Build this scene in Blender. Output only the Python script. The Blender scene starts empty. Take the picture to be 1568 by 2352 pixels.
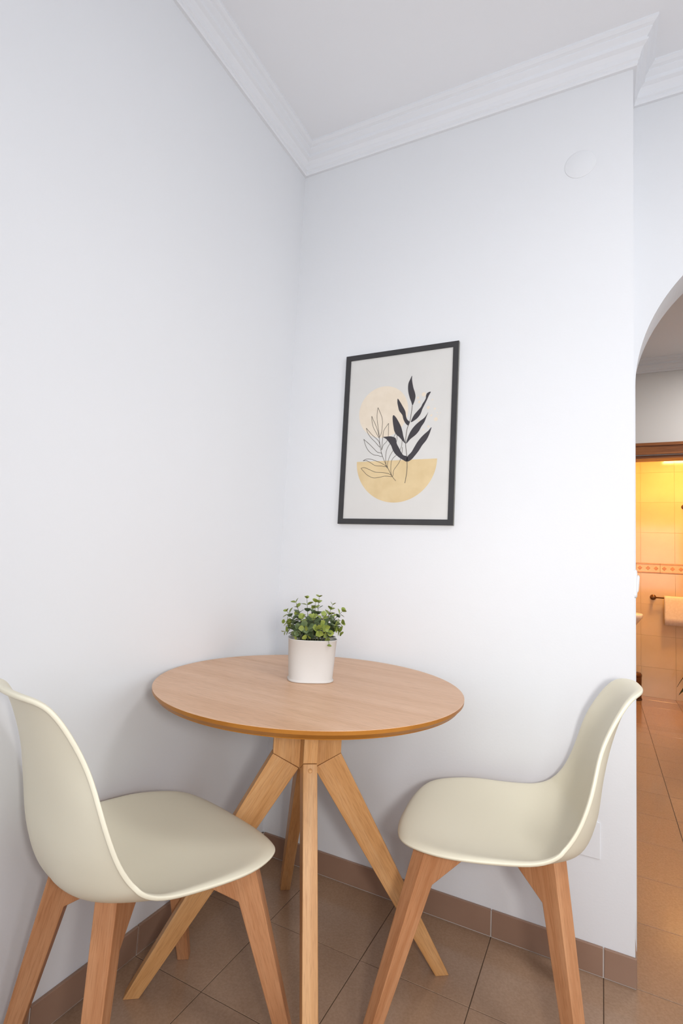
import bpy, bmesh, math, random
from mathutils import Vector, Matrix

# ------------------------------------------------------------------ camera, light, exposure
scene = bpy.context.scene
COL = scene.collection

def look_axes(yaw, pitch, roll):
    f = Vector((math.sin(yaw) * math.cos(pitch), math.cos(yaw) * math.cos(pitch), math.sin(pitch)))
    r0 = Vector((math.cos(yaw), -math.sin(yaw), 0)); u0 = r0.cross(f)
    r = r0 * math.cos(roll) + u0 * math.sin(roll)
    u = -r0 * math.sin(roll) + u0 * math.cos(roll)
    return r, u, f

cam_data = bpy.data.cameras.new('camera')
cam = bpy.data.objects.new('camera', cam_data); COL.objects.link(cam)
r, u, f = look_axes(-0.46953, 0.09923, 0.05385)
cam.matrix_world = Matrix(((r.x, u.x, -f.x, 1.12842), (r.y, u.y, -f.y, -1.71796), (r.z, u.z, -f.z, 1.08399), (0, 0, 0, 1)))
cam_data.sensor_fit = 'VERTICAL'; cam_data.sensor_height = 36.0
cam_data.lens = 1188.148 / 2352 * 36.0
cam_data.clip_start = 0.02
scene.camera = cam

world = bpy.data.worlds.new('world'); scene.world = world; world.use_nodes = True
world.node_tree.nodes['Background'].inputs[0].default_value = (0.75, 0.85, 1.0, 1)
world.node_tree.nodes['Background'].inputs[1].default_value = 1.0

def area_light(name, loc, target, sx, sy, power, col, shape='RECTANGLE'):
    ld = bpy.data.lights.new(name, 'AREA'); ld.shape = shape; ld.size = sx; ld.size_y = sy
    ld.energy = power; ld.color = col
    o = bpy.data.objects.new(name, ld); COL.objects.link(o)
    o.location = loc
    d = Vector(target) - Vector(loc); o.rotation_euler = d.to_track_quat('-Z', 'Y').to_euler()
    return o

# the photographer's softened flash (camera turned to portrait: flash sits just right of the lens)
area_light('flash', (1.36, -1.74, 1.12), (0.85, 0.0, 1.15), 0.15, 0.15, 6.9, (1.0, 0.985, 0.96), 'DISK').data.spread = math.radians(135)
# added fill lights outside two unseen, made-up openings, to even out the walls
area_light('fill_light_back', (1.75, -3.42, 1.60), (1.75, 0.0, 1.50), 1.9, 1.5, 26, (0.885, 0.935, 1.0))
area_light('fill_light_side', (3.56, -1.6, 1.6), (0.0, -1.2, 1.5), 1.5, 1.4, 18.5, (0.885, 0.935, 1.0))
scene.view_settings.view_transform = 'Standard'
scene.view_settings.look = 'None'
scene.view_settings.gamma = 1.0
scene.view_settings.use_curve_mapping = False
scene.view_settings.exposure = 0.09

scene.cycles.max_bounces = 7; scene.cycles.diffuse_bounces = 4; scene.cycles.glossy_bounces = 3; scene.cycles.transmission_bounces = 2
scene.cycles.caustics_reflective = False; scene.cycles.caustics_refractive = False
scene.cycles.adaptive_threshold = 0.02

# ------------------------------------------------------------------ materials
def lin(c):
    c /= 255.0
    return c / 12.92 if c <= 0.04045 else ((c + 0.055) / 1.055) ** 2.4
def rgb(r, g, b): return (lin(r), lin(g), lin(b), 1)

def base_mat(name, rough=0.5, spec=0.5, metal=0.0):
    m = bpy.data.materials.new(name); m.use_nodes = True
    nt = m.node_tree; p = nt.nodes['Principled BSDF']
    p.inputs['Roughness'].default_value = rough
    p.inputs['Specular IOR Level'].default_value = spec
    p.inputs['Metallic'].default_value = metal
    return m, nt, p

def noise_mat(name, c1, c2, scale=8.0, rough=0.5, spec=0.5, bump=0.0, bscale=60.0, detail=3.0, stretch=(1, 1, 1), rnd=0.0, metal=0.0):
    m, nt, p = base_mat(name, rough, spec, metal)
    N, L = nt.nodes.new, nt.links.new
    tc = N('ShaderNodeTexCoord'); mp = N('ShaderNodeMapping'); mp.inputs['Scale'].default_value = stretch
    L(tc.outputs['Object'], mp.inputs['Vector'])
    no = N('ShaderNodeTexNoise'); no.inputs['Scale'].default_value = scale; no.inputs['Detail'].default_value = detail
    L(mp.outputs[0], no.inputs['Vector'])
    cr = N('ShaderNodeValToRGB'); cr.color_ramp.elements[0].position = 0.3; cr.color_ramp.elements[1].position = 0.7
    cr.color_ramp.elements[0].color = c1; cr.color_ramp.elements[1].color = c2
    L(no.outputs['Fac'], cr.inputs['Fac'])
    out = cr.outputs['Color']
    if rnd > 0:
        oi = N('ShaderNodeObjectInfo'); hs = N('ShaderNodeHueSaturation'); mr = N('ShaderNodeMapRange')
        mr.inputs['To Min'].default_value = 1 - rnd; mr.inputs['To Max'].default_value = 1 + rnd
        L(oi.outputs['Random'], mr.inputs['Value']); L(mr.outputs[0], hs.inputs['Value']); L(out, hs.inputs['Color'])
        out = hs.outputs['Color']
    L(out, p.inputs['Base Color'])
    if bump > 0:
        n2 = N('ShaderNodeTexNoise'); n2.inputs['Scale'].default_value = bscale; n2.inputs['Detail'].default_value = 4
        L(tc.outputs['Object'], n2.inputs['Vector'])
        b = N('ShaderNodeBump'); b.inputs['Strength'].default_value = bump; b.inputs['Distance'].default_value = 0.002
        L(n2.outputs['Fac'], b.inputs['Height']); L(b.outputs[0], p.inputs['Normal'])
    return m

def wood_mat(name, c1, c2, c3, axis=2, rough=0.42, rnd=0.05, ringscale=1.0):
    """long-grained beech: broad streaks + fine pores along one local axis"""
    m, nt, p = base_mat(name, rough, 0.4)
    N, L = nt.nodes.new, nt.links.new
    tc = N('ShaderNodeTexCoord'); oi = N('ShaderNodeObjectInfo')
    add = N('ShaderNodeVectorMath'); add.operation = 'ADD'
    comb = N('ShaderNodeCombineXYZ'); mul = N('ShaderNodeMath'); mul.operation = 'MULTIPLY'; mul.inputs[1].default_value = 7.0
    L(oi.outputs['Random'], mul.inputs[0])
    for k in range(3): L(mul.outputs[0], comb.inputs[k])
    L(tc.outputs['Object'], add.inputs[0]); L(comb.outputs[0], add.inputs[1])
    def streak(sc, across, along, detail):
        mp = N('ShaderNodeMapping'); s = [across] * 3; s[axis] = along; mp.inputs['Scale'].default_value = s
        L(add.outputs[0], mp.inputs['Vector'])
        no = N('ShaderNodeTexNoise'); no.inputs['Scale'].default_value = sc; no.inputs['Detail'].default_value = detail
        no.inputs['Distortion'].default_value = 0.6
        L(mp.outputs[0], no.inputs['Vector']); return no.outputs['Fac']
    a = streak(1.0, 38 * ringscale, 2.2 * ringscale, 4.0)
    b = streak(1.0, 420, 22, 2.0)
    cr = N('ShaderNodeValToRGB'); e = cr.color_ramp.elements
    e[0].position = 0.32; e[0].color = c1; e[1].position = 0.68; e[1].color = c3
    mid = e.new(0.5); mid.color = c2
    L(a, cr.inputs['Fac'])
    mx = N('ShaderNodeMix'); mx.data_type = 'RGBA'; mx.blend_type = 'MULTIPLY'; mx.inputs[0].default_value = 0.5
    cr2 = N('ShaderNodeValToRGB'); cr2.color_ramp.elements[0].position = 0.36; cr2.color_ramp.elements[0].color = (0.72, 0.66, 0.6, 1)
    cr2.color_ramp.elements[1].position = 0.52; cr2.color_ramp.elements[1].color = (1, 1, 1, 1)
    L(b, cr2.inputs['Fac']); L(cr.outputs[0], mx.inputs[6]); L(cr2.outputs[0], mx.inputs[7])
    hs = N('ShaderNodeHueSaturation'); mr = N('ShaderNodeMapRange')
    mr.inputs['To Min'].default_value = 1 - rnd; mr.inputs['To Max'].default_value = 1 + rnd
    L(oi.outputs['Random'], mr.inputs['Value']); L(mr.outputs[0], hs.inputs['Value']); L(mx.outputs[2], hs.inputs['Color'])
    L(hs.outputs[0], p.inputs['Base Color'])
    bp = N('ShaderNodeBump'); bp.inputs['Strength'].default_value = 0.12; bp.inputs['Distance'].default_value = 0.001
    L(b, bp.inputs['Height']); L(bp.outputs[0], p.inputs['Normal'])
    return m

def flat(name, c, rough=0.5, spec=0.5, metal=0.0, var=0.06, scale=20):
    c1 = tuple(max(0, x * (1 - var)) for x in c[:3]) + (1,); c2 = tuple(min(1, x * (1 + var)) for x in c[:3]) + (1,)
    return noise_mat(name, c1, c2, scale, rough, spec, metal=metal)

def emit_mat(name, c, strength):
    m, nt, p = base_mat(name, 0.4)
    p.inputs['Base Color'].default_value = (0.9, 0.9, 0.85, 1)
    p.inputs['Emission Color'].default_value = c; p.inputs['Emission Strength'].default_value = strength
    return m

M = {}
M['wall'] = noise_mat('wall_paint', (0.765, 0.770, 0.784, 1), (0.785, 0.790, 0.804, 1), 1.2, 0.75, 0.25, bump=0.10, bscale=140)
M['ceiling'] = noise_mat('ceiling_paint', (0.86, 0.865, 0.885, 1), (0.88, 0.885, 0.905, 1), 1.0, 0.8, 0.2, bump=0.06, bscale=110)
M['plaster'] = noise_mat('plaster_trim', (0.80, 0.805, 0.825, 1), (0.82, 0.825, 0.845, 1), 3.0, 0.7, 0.25)
M['hallwall'] = noise_mat('hall_paint', (0.70, 0.685, 0.665, 1), (0.73, 0.715, 0.695, 1), 1.5, 0.8, 0.2, bump=0.06, bscale=110)
M['tile'] = noise_mat('brown_floor_tile', (0.34,0.215,0.135,1), (0.40,0.258,0.168,1), 160.0, 0.15, 0.5, detail=3.0, rnd=0.04, bump=0.03, bscale=300)
M['base_tile'] = noise_mat('brown_skirting_tile', (0.30,0.18,0.125,1), (0.34,0.21,0.145,1), 6.0, 0.32, 0.45, detail=6.0, rnd=0.04, bump=0.03, bscale=300)
M['grout_dark'] = flat('dark_grout', rgb(88, 72, 60), 0.9, 0.1)
M['grout_white'] = flat('white_grout', rgb(206, 196, 188), 0.85, 0.2)
M['shell'] = noise_mat('cream_plastic', (0.82,0.765,0.60,1), (0.84,0.785,0.62,1), 3.0, 0.48, 0.4, bump=0.03, bscale=500)
M['legwood'] = wood_mat('beech_leg', rgb(198,144,88), rgb(209,156,101), rgb(216,168,117), 2, 0.45)
M['chairwood'] = wood_mat('beech_chair_leg', rgb(184, 126, 84), rgb(194, 138, 96), rgb(204, 150, 108), 2, 0.45)
M['topwood'] = wood_mat('beech_table_top', rgb(204,160,124), rgb(212,170,136), rgb(218,178,146), 0, 0.40, 0.0, 0.5)
M['edge'] = noise_mat('varnished_edge', rgb(158, 100, 34), rgb(170, 112, 42), 14, 0.4, 0.4)
M['metal'] = flat('zinc_metal', rgb(150, 145, 138), 0.4, 0.5, 0.9)
M['frame'] = flat('black_frame', rgb(58, 57, 58), 0.55, 0.35)
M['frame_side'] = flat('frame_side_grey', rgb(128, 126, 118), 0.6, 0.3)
M['paper'] = noise_mat('print_paper', rgb(212, 210, 206), rgb(216, 214, 210), 10, 0.6, 0.3)
M['sun'] = noise_mat('print_pale_beige', rgb(224, 210, 190), rgb(230, 217, 198), 30, 0.6, 0.3)
M['bowl'] = noise_mat('print_ochre', rgb(212, 187, 142), rgb(224, 201, 158), 18, 0.6, 0.3)
M['ink'] = flat('print_ink', rgb(66, 63, 67), 0.6, 0.3)
M['line'] = flat('print_line_ink', rgb(92, 84, 76), 0.6, 0.3)
M['pot'] = noise_mat('white_enamel', rgb(200, 196, 190), rgb(205, 201, 196), 6, 0.5, 0.5)
M['soil'] = noise_mat('dark_moss_filler', rgb(40, 48, 30), rgb(62, 68, 42), 60, 0.95, 0.1)
M['leaf_old'] = noise_mat('grey_green_leaf', rgb(74, 92, 58), rgb(110, 124, 84), 45, 0.55, 0.35, rnd=0.22)
M['leaf_young'] = noise_mat('yellow_green_leaf', rgb(116, 130, 56), rgb(150, 160, 78), 45, 0.5, 0.35, rnd=0.18)
M['stem'] = noise_mat('plant_stem', rgb(92, 96, 60), rgb(112, 112, 70), 40, 0.6, 0.3)
M['white_plastic'] = flat('white_plastic', rgb(236, 236, 236), 0.35, 0.5, var=0.01)
M['doorwood'] = wood_mat('varnished_door_frame', rgb(120, 70, 36), rgb(142, 86, 46), rgb(158, 100, 56), 0, 0.35)
M['bath_tile'] = noise_mat('cream_wall_tile', rgb(212, 190, 150), rgb(222, 202, 166), 4.0, 0.08, 0.5, detail=6, rnd=0.01)
M['bath_border'] = noise_mat('border_tile', rgb(220, 192, 150), rgb(232, 208, 170), 12, 0.25, 0.5)
M['bath_motif'] = noise_mat('border_motif', rgb(186, 136, 84), rgb(204, 156, 100), 30, 0.3, 0.5)
M['bath_grout'] = flat('bath_grout', rgb(206, 184, 146), 0.9, 0.1)
M['bronze'] = flat('bronze_metal', rgb(120, 92, 70), 0.3, 0.5, 0.85)
M['towel'] = noise_mat('white_towel', rgb(232, 222, 208), rgb(242, 234, 222), 60, 0.95, 0.1, bump=0.5, bscale=400)
M['ceramic'] = flat('white_ceramic', rgb(240, 236, 228), 0.12, 0.5, var=0.01)
M['bin'] = flat('brown_bin_metal', rgb(110, 76, 52), 0.35, 0.5, 0.5)
M['dark_leaf'] = noise_mat('dark_leaf', rgb(22, 34, 20), rgb(36, 52, 30), 20, 0.4, 0.5)
M['clay'] = flat('dark_pot', rgb(70, 50, 40), 0.6, 0.3)
M['lamp_glow'] = emit_mat('warm_lamp_diffuser', (1.0,0.50,0.14, 1), 140)
M['opal'] = emit_mat('opal_glass', (1.0, 0.96, 0.9, 1), 0.8)
M['fill_win_frame'] = flat('white_fill_window_frame', rgb(230, 230, 230), 0.4, 0.4, var=0.01)  # only for the added, unseen windows

# ------------------------------------------------------------------ helpers
def link_mesh(name, me, mat, parent=None, smooth=False):
    o = bpy.data.objects.new(name, me); COL.objects.link(o)
    if mat is not None and not me.materials: me.materials.append(mat)
    if smooth:
        for p in me.polygons: p.use_smooth = True
    if parent is not None: o.parent = parent
    return o
def pydata(name, verts, faces, mat, parent=None, smooth=False):
    me = bpy.data.meshes.new(name); me.from_pydata([tuple(v) for v in verts], [], faces); me.update()
    bm = bmesh.new(); bm.from_mesh(me); bmesh.ops.recalc_face_normals(bm, faces=bm.faces); bm.to_mesh(me); bm.free()
    return link_mesh(name, me, mat, parent, smooth)
def box_verts(x0, x1, y0, y1, z0, z1):
    return [(x, y, z) for z in (z0, z1) for y in (y0, y1) for x in (x0, x1)]
BOXF = [(0, 2, 3, 1), (4, 5, 7, 6), (0, 1, 5, 4), (2, 6, 7, 3), (0, 4, 6, 2), (1, 3, 7, 5)]
def boxes(name, lst, mat, parent=None):
    V, F = [], []
    for b in lst:
        n = len(V); V += box_verts(*b); F += [tuple(i + n for i in q) for q in BOXF]
    return pydata(name, V, F, mat, parent)
def box(name, x0, x1, y0, y1, z0, z1, mat, parent=None, bev=0.0, seg=2):
    o = boxes(name, [(x0, x1, y0, y1, z0, z1)], mat, parent)
    if bev > 0: bevel(o, bev, seg)
    return o
def bevel(o, w, seg=2):
    b = o.modifiers.new('bevel', 'BEVEL'); b.width = w; b.segments = seg; b.limit_method = 'ANGLE'; b.angle_limit = math.radians(35)
    for p in o.data.polygons: p.use_smooth = True
    wn = o.modifiers.new('wn', 'WEIGHTED_NORMAL'); wn.keep_sharp = True
def empty(name, loc=(0, 0, 0), rz=0.0):
    o = bpy.data.objects.new(name, None); COL.objects.link(o); o.location = loc; o.rotation_euler = (0, 0, rz); o.empty_display_size = 0.1
    return o
def tag(o, label, cat, group=None):
    o['label'] = label; o['category'] = cat
    if group: o['group'] = group
    return o
def struct(o, label=None):
    o['kind'] = 'structure'
    if label: o['label'] = label
    return o
def lathe(name, prof, mat, parent=None, seg=40, sx=1.0, sy=1.0, loc=(0, 0, 0), sup=2.0, axis=None):
    """revolve (r,z) profile; sup>2 squares the plan"""
    V, F = [], []
    for (rr, z) in prof:
        for k in range(seg):
            a = 2 * math.pi * k / seg; c, s = math.cos(a), math.sin(a)
            q = (abs(c) ** sup + abs(s) ** sup) ** (-1 / sup)
            V.append((rr * q * c * sx, rr * q * s * sy, z))
    n = len(prof)
    for i in range(n - 1):
        for k in range(seg):
            k2 = (k + 1) % seg
            F.append((i * seg + k, i * seg + k2, (i + 1) * seg + k2, (i + 1) * seg + k))
    F.append(tuple(range(seg - 1, -1, -1))); F.append(tuple(range((n - 1) * seg, n * seg)))
    o = pydata(name, V, F, mat, parent, True); o.location = loc
    return o
def tube_mesh(name, pts, rad, mat, parent=None, seg=8):
    V, F = [], []; n = len(pts); P = [Vector(p) for p in pts]
    rad = rad if isinstance(rad, (list, tuple)) else [rad] * n
    ref = Vector((0.31, 0.17, 0.93))
    for i in range(n):
        t = (P[min(i + 1, n - 1)] - P[max(i - 1, 0)]).normalized()
        a = t.cross(ref).normalized(); b = t.cross(a).normalized()
        for k in range(seg):
            an = 2 * math.pi * k / seg; V.append(P[i] + (a * math.cos(an) + b * math.sin(an)) * rad[i])
    for i in range(n - 1):
        for k in range(seg):
            k2 = (k + 1) % seg; F.append((i * seg + k, i * seg + k2, (i + 1) * seg + k2, (i + 1) * seg + k))
    F.append(tuple(range(seg - 1, -1, -1))); F.append(tuple(range((n - 1) * seg, n * seg)))
    return pydata(name, V, F, mat, parent, True)
def prism(name, pts, half, nrm, mat, parent, axis, origin, bev=0.002):
    """polygon of 3-D points thickened by +-half along nrm; the mesh is stored with its local z along 'axis' (wood grain)"""
    nrm = Vector(nrm).normalized(); w = Vector(axis).normalized(); n2 = (nrm - w * nrm.dot(w)).normalized(); g = n2.cross(w)
    R = Matrix((g, n2, w)).transposed(); Mx = Matrix.Translation(origin) @ R.to_4x4(); inv = Mx.inverted()
    k = len(pts); half = half if isinstance(half, (list, tuple)) else [half] * k
    V = [inv @ (Vector(p) - nrm * h) for p, h in zip(pts, half)] + [inv @ (Vector(p) + nrm * h) for p, h in zip(pts, half)]
    F = [tuple(range(k)), tuple(range(2 * k - 1, k - 1, -1))] + [(i, (i + 1) % k, (i + 1) % k + k, i + k) for i in range(k)]
    o = pydata(name, V, F, mat, parent); o.matrix_local = Mx
    if bev: bevel(o, bev)
    return o

# ------------------------------------------------------------------ setting: shell of the rooms
XW, YR, YB = 1.211, 0.16, 0.33        # end of the picture wall, arch wall front, arch wall back
XR, YK, ZC = 3.40, -3.20, 2.80        # far right wall, wall behind the camera, ceiling
YH, YD, YF = 2.84, 2.96, 4.07         # hall far wall front / back, bathroom far wall

floor = struct(box('floor', -0.12, XR + 0.1, YK - 0.1, YF + 0.1, -0.10, -0.0015, M['grout_dark']), 'brown square floor tiles with thin dark joints')
struct(box('ceiling', -0.12, XR + 0.1, YK - 0.1, YH + 0.12, ZC, ZC + 0.1, M['ceiling']))
struct(box('wall_left', -0.12, 0.0, YK, YB, 0, ZC, M['wall']))
struct(box('wall_right', 0.0, XW, 0.0, YB, 0, ZC, M['wall']))
struct(boxes('wall_side', [(XR, XR + 0.1, YK, -2.3, 0, ZC), (XR, XR + 0.1, -0.9, YH, 0, ZC), (XR, XR + 0.1, -2.3, -0.9, 0, 0.9), (XR, XR + 0.1, -2.3, -0.9, 2.25, ZC)], M['wall']))
w2 = struct(empty('fill_window_2', (XR + 0.05, -1.6, 0.9)))  # added window, never in view; frames the opening for the side fill light
boxes('fill_window_frame', [(-0.04, 0.04, -0.7, -0.65, 0, 1.35), (-0.04, 0.04, 0.65, 0.7, 0, 1.35), (-0.04, 0.04, -0.65, 0.65, 0, 0.05), (-0.04, 0.04, -0.65, 0.65, 1.30, 1.35), (-0.04, 0.04, -0.03, 0.03, 0.05, 1.30)], M['fill_win_frame'], w2)
# wall behind the camera, with an opening added to let fill light in
struct(boxes('wall_back', [(-0.12, 0.85, YK - 0.1, YK, 0, ZC), (2.65, XR + 0.1, YK - 0.1, YK, 0, ZC),
                           (0.85, 2.65, YK - 0.1, YK, 0, 0.85), (0.85, 2.65, YK - 0.1, YK, 2.30, ZC)], M['wall']))
w1 = struct(empty('fill_window_1', (1.75, YK - 0.05, 0.85)))  # added window, never in view; frames the opening for the back fill light
boxes('fill_window_frame', [(-0.9, -0.85, -0.04, 0.04, 0, 1.45), (0.85, 0.9, -0.04, 0.04, 0, 1.45), (-0.85, 0.85, -0.04, 0.04, 0, 0.05),
                       (-0.85, 0.85, -0.04, 0.04, 1.40, 1.45), (-0.03, 0.03, -0.04, 0.04, 0.05, 1.40)], M['fill_win_frame'], w1)

# arch wall
def arch_wall():
    AX, AZ, AR = 1.762, 1.707, 0.5393
    V, F = [], []
    pts = [(AX - AR, 0.0)] + [(AX - AR * math.cos(a), AZ + AR * math.sin(a)) for a in [math.pi * k / 96 for k in range(97)]] + [(AX + AR, 0.0)]
    n = len(pts)
    for y in (YR, YB):
        for (x, z) in pts: V.append((x, y, z))
        for (x, z) in pts: V.append((x, y, ZC))
    f0, b0 = 0, 2 * n
    for i in range(1, n - 2):
        F.append((f0 + i, f0 + i + 1, f0 + n + i + 1, f0 + n + i)); F.append((b0 + i, b0 + n + i, b0 + n + i + 1, b0 + i + 1))
    for i in range(n - 1): F.append((f0 + i, b0 + i, b0 + i + 1, f0 + i + 1))
    o = pydata('wall_arch', V, F, M['wall'])
    bm = bmesh.new(); bm.from_mesh(o.data)
    bmesh.ops.create_cube(bm, size=1.0, matrix=Matrix.Translation(((AX + AR + XR) / 2, (YR + YB) / 2, ZC / 2)) @ Matrix.Diagonal((XR - AX - AR, YB - YR, ZC, 1)))
    bmesh.ops.create_cube(bm, size=1.0, matrix=Matrix.Translation(((XW + AX - AR) / 2, (YR + YB) / 2, ZC / 2)) @ Matrix.Diagonal((AX - AR - XW, YB - YR, ZC, 1)))
    bm.to_mesh(o.data); bm.free()
    return struct(o, 'white wall with a wide round arch opening')
arch_wall()
# hall beyond the arch
struct(box('wall_hall_left', 0.30, 0.40, YB, YH, 0, ZC, M['hallwall']))
struct(boxes('wall_hall_far', [(0.30, 1.25, YH, YD, 0, ZC), (2.05, XR + 0.1, YH, YD, 0, ZC), (1.25, 2.05, YH, YD, 2.04, ZC)], M['hallwall']))

# crown mouldings, swept along the wall line
CROWN = [(0.0, 2.698), (0.010, 2.698), (0.013, 2.703), (0.013, 2.712), (0.018, 2.716), (0.021, 2.730), (0.029, 2.742), (0.040, 2.748), (0.041, 2.754),
         (0.036, 2.757), (0.038, 2.764), (0.046, 2.772), (0.050, 2.776), (0.050, 2.781), (0.058, 2.785), (0.066, 2.792), (0.066, 2.801), (0.0, 2.801)]
def crown(name, path_fn, n):
    V, F = [], []; k = len(CROWN)
    for i in range(n):
        for (p, z) in CROWN: x, y = path_fn(i, p); V.append((x, y, z))
    for i in range(n - 1):
        for j in range(k): j2 = (j + 1) % k; F.append((i * k + j, i * k + j2, (i + 1) * k + j2, (i + 1) * k + j))
    F.append(tuple(range(k))); F.append(tuple(range((n - 1) * k, n * k)))
    o = pydata(name, V, F, M['plaster']); return struct(o, 'white plaster crown moulding with stepped profile')
crown('trim_1', lambda i, p: [(p, YK + 0.002), (p, -p), (XW + p, -p), (XW + p, YR - p), (XR - 0.002, YR - p)][i], 5)
crown('trim_2', lambda i, p: [(0.402, YH - p), (XR - 0.002, YH - p)][i], 2)

# floor tiles, 30 cm grid
XG = [0.235 + 0.3 * k for k in range(-3, 13)]
YG = [-0.290 + 0.3 * k for k in range(-12, 17)]
tile_mesh = {}
def tile_obj(name, x0, x1, y0, y1, z0, z1, mat, parent, ax='z', bev=0.0012):
    key = (round(x1 - x0, 4), round(y1 - y0, 4), round(z1 - z0, 4), mat.name, ax)
    if key not in tile_mesh:
        hx, hy, hz = (x1 - x0) / 2, (y1 - y0) / 2, (z1 - z0) / 2
        V, F = [], []
        c = bev
        if ax == 'z': a = [(-hx, -hy, -hz), (hx, -hy, -hz), (hx, hy, -hz), (-hx, hy, -hz)]; t = [(-hx + c, -hy + c, hz), (hx - c, -hy + c, hz), (hx - c, hy - c, hz), (-hx + c, hy - c, hz)]; m = [(p[0], p[1], hz - c) for p in a]
        elif ax == 'y': a = [(-hx, hy, -hz), (hx, hy, -hz), (hx, hy, hz), (-hx, hy, hz)]; t = [(-hx + c, -hy, -hz + c), (hx - c, -hy, -hz + c), (hx - c, -hy, hz - c), (-hx + c, -hy, hz - c)]; m = [(p[0], -hy + c, p[2]) for p in a]
        else: a = [(-hx, -hy, -hz), (-hx, hy, -hz), (-hx, hy, hz), (-hx, -hy, hz)]; t = [(hx, -hy + c, -hz + c), (hx, hy - c, -hz + c), (hx, hy - c, hz - c), (hx, -hy + c, hz - c)]; m = [(hx - c, p[1], p[2]) for p in a]
        V = a + m + t
        F = [(0, 1, 2, 3), (8, 9, 10, 11)] + [(i, (i + 1) % 4, 4 + (i + 1) % 4, 4 + i) for i in range(4)] + [(4 + i, 4 + (i + 1) % 4, 8 + (i + 1) % 4, 8 + i) for i in range(4)]
        me = bpy.data.meshes.new(name); me.from_pydata(V, [], F); me.update()
        bm = bmesh.new(); bm.from_mesh(me); bmesh.ops.recalc_face_normals(bm, faces=bm.faces); bm.to_mesh(me); bm.free()
        me.materials.append(mat); tile_mesh[key] = me
    o = bpy.data.objects.new(name, tile_mesh[key]); COL.objects.link(o)
    o.parent = parent; o.location = ((x0 + x1) / 2, (y0 + y1) / 2, (z0 + z1) / 2)
    return o
def lay(x0, x1, y0, y1):
    g = 0.0010
    xs = [x0] + [x for x in XG if x0 + 0.012 < x < x1 - 0.012] + [x1]
    ys = [y0] + [y for y in YG if y0 + 0.012 < y < y1 - 0.012] + [y1]
    for i in range(len(xs) - 1):
        for j in range(len(ys) - 1):
            tile_obj('tile', xs[i] + g, xs[i + 1] - g, ys[j] + g, ys[j + 1] - g, -0.008, 0.0, M['tile'], floor, 'z', 0.0008)
lay(0.0, XR, -3.2, 0.0)
lay(XW + 0.002, 2.735, 0.0, YH)
lay(1.25, 2.05, YH, YD)
lay(1.02, 2.48, YD, YF)

# skirting of 30 cm tiles with white joints
ZB, TB = 0.076, 0.009
bl = struct(box('baseboard_left', 0.0, TB - 0.003, -3.19, -0.0005, 0.0005, ZB - 0.003, M['grout_white']), 'skirting of brown tiles with white joints along the left wall')
br = struct(box('baseboard_right', 0.0, XW + 0.0015, -TB + 0.003, -0.0005, 0.0005, ZB - 0.003, M['grout_white']), 'skirting of brown tiles with white joints under the picture')
xs = [TB] + [x for x in XG if 0.02 < x < XW - 0.02] + [XW + 0.0050]
for i in range(len(xs) - 1): tile_obj('tile', xs[i] + 0.0018, xs[i + 1] - 0.0018, -TB, -0.001, 0.0032, ZB, M['base_tile'], br, 'y')
ys = [-3.19] + [y for y in YG if -3.15 < y < -0.03] + [-TB]
for j in range(len(ys) - 1): tile_obj('tile', 0.001, TB, ys[j] + 0.0018, ys[j + 1] - 0.0018, 0.0032, ZB, M['base_tile'], bl, 'x')
# short return of the skirting round the wall end
bq = struct(box('baseboard_end', XW + 0.0002, XW + 0.0022, 0.0, YR, 0.0005, ZB - 0.003, M['grout_white']))
tile_obj('tile', XW + 0.0012, XW + 0.0042, -0.0005, YR - 0.001, 0.0032, ZB, M['base_tile'], bq, 'x', 0.0005)

# ------------------------------------------------------------------ the round table
TX, TY, TZ = 0.418, -0.448, 0.757
table = tag(empty('dining_table', (TX, TY, 0), math.radians(36)), 'round beech table on four splayed wooden legs in the corner', 'table')
def table_top():
    seg = 128
    R = 0.409
    prof = [(R - 0.0006, 0.0), (R, -0.0006), (R - 0.0005, -0.0085), (R - 0.0105, -0.0185), (R - 0.0110, -0.0205)]
    V, F = [], []
    for (rr, z) in prof:
        for k in range(seg): a = 2 * math.pi * k / seg; V.append((rr * math.cos(a), rr * math.sin(a), TZ + z))
    n = len(prof)
    for i in range(n - 1):
        for k in range(seg): k2 = (k + 1) % seg; F.append((i * seg + k, i * seg + k2, (i + 1) * seg + k2, (i + 1) * seg + k))
    top_f = len(F); F.append(tuple(range(seg))); F.append(tuple(range((n - 1) * seg, n * seg)))
    me = bpy.data.meshes.new('table_top'); me.from_pydata(V, [], F); me.update()
    me.materials.append(M['topwood']); me.materials.append(M['edge'])
    bm = bmesh.new(); bm.from_mesh(me); bmesh.ops.recalc_face_normals(bm, faces=bm.faces)
    bm.faces.ensure_lookup_table()
    for fc in bm.faces: fc.material_index = 0 if (fc.normal.z > 0.5) else 1; fc.smooth = True
    for ed in bm.edges:
        if len(ed.link_faces) == 2 and ed.calc_face_angle(0) > math.radians(18): ed.smooth = False
    bm.to_mesh(me); bm.free()
    o = bpy.data.objects.new('table_top', me); COL.objects.link(o); o.parent = table
    # grain runs across the picture: turn the mesh about its axis
    rot = Matrix.Rotation(math.radians(-40), 4, 'Z')
    me.transform(rot.inverted()); o.matrix_local = rot
table_top()
z1 = TZ - 0.0205
hub = box('centre_post', -0.0185, 0.0185, -0.0185, 0.0185, 0.535, z1, M['legwood'], table, 0.001)
lathe('mounting_plate', [(0.12, 0), (0.12, 0.004)], M['metal'], table, 32, loc=(0, 0, z1 - 0.0045))
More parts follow.
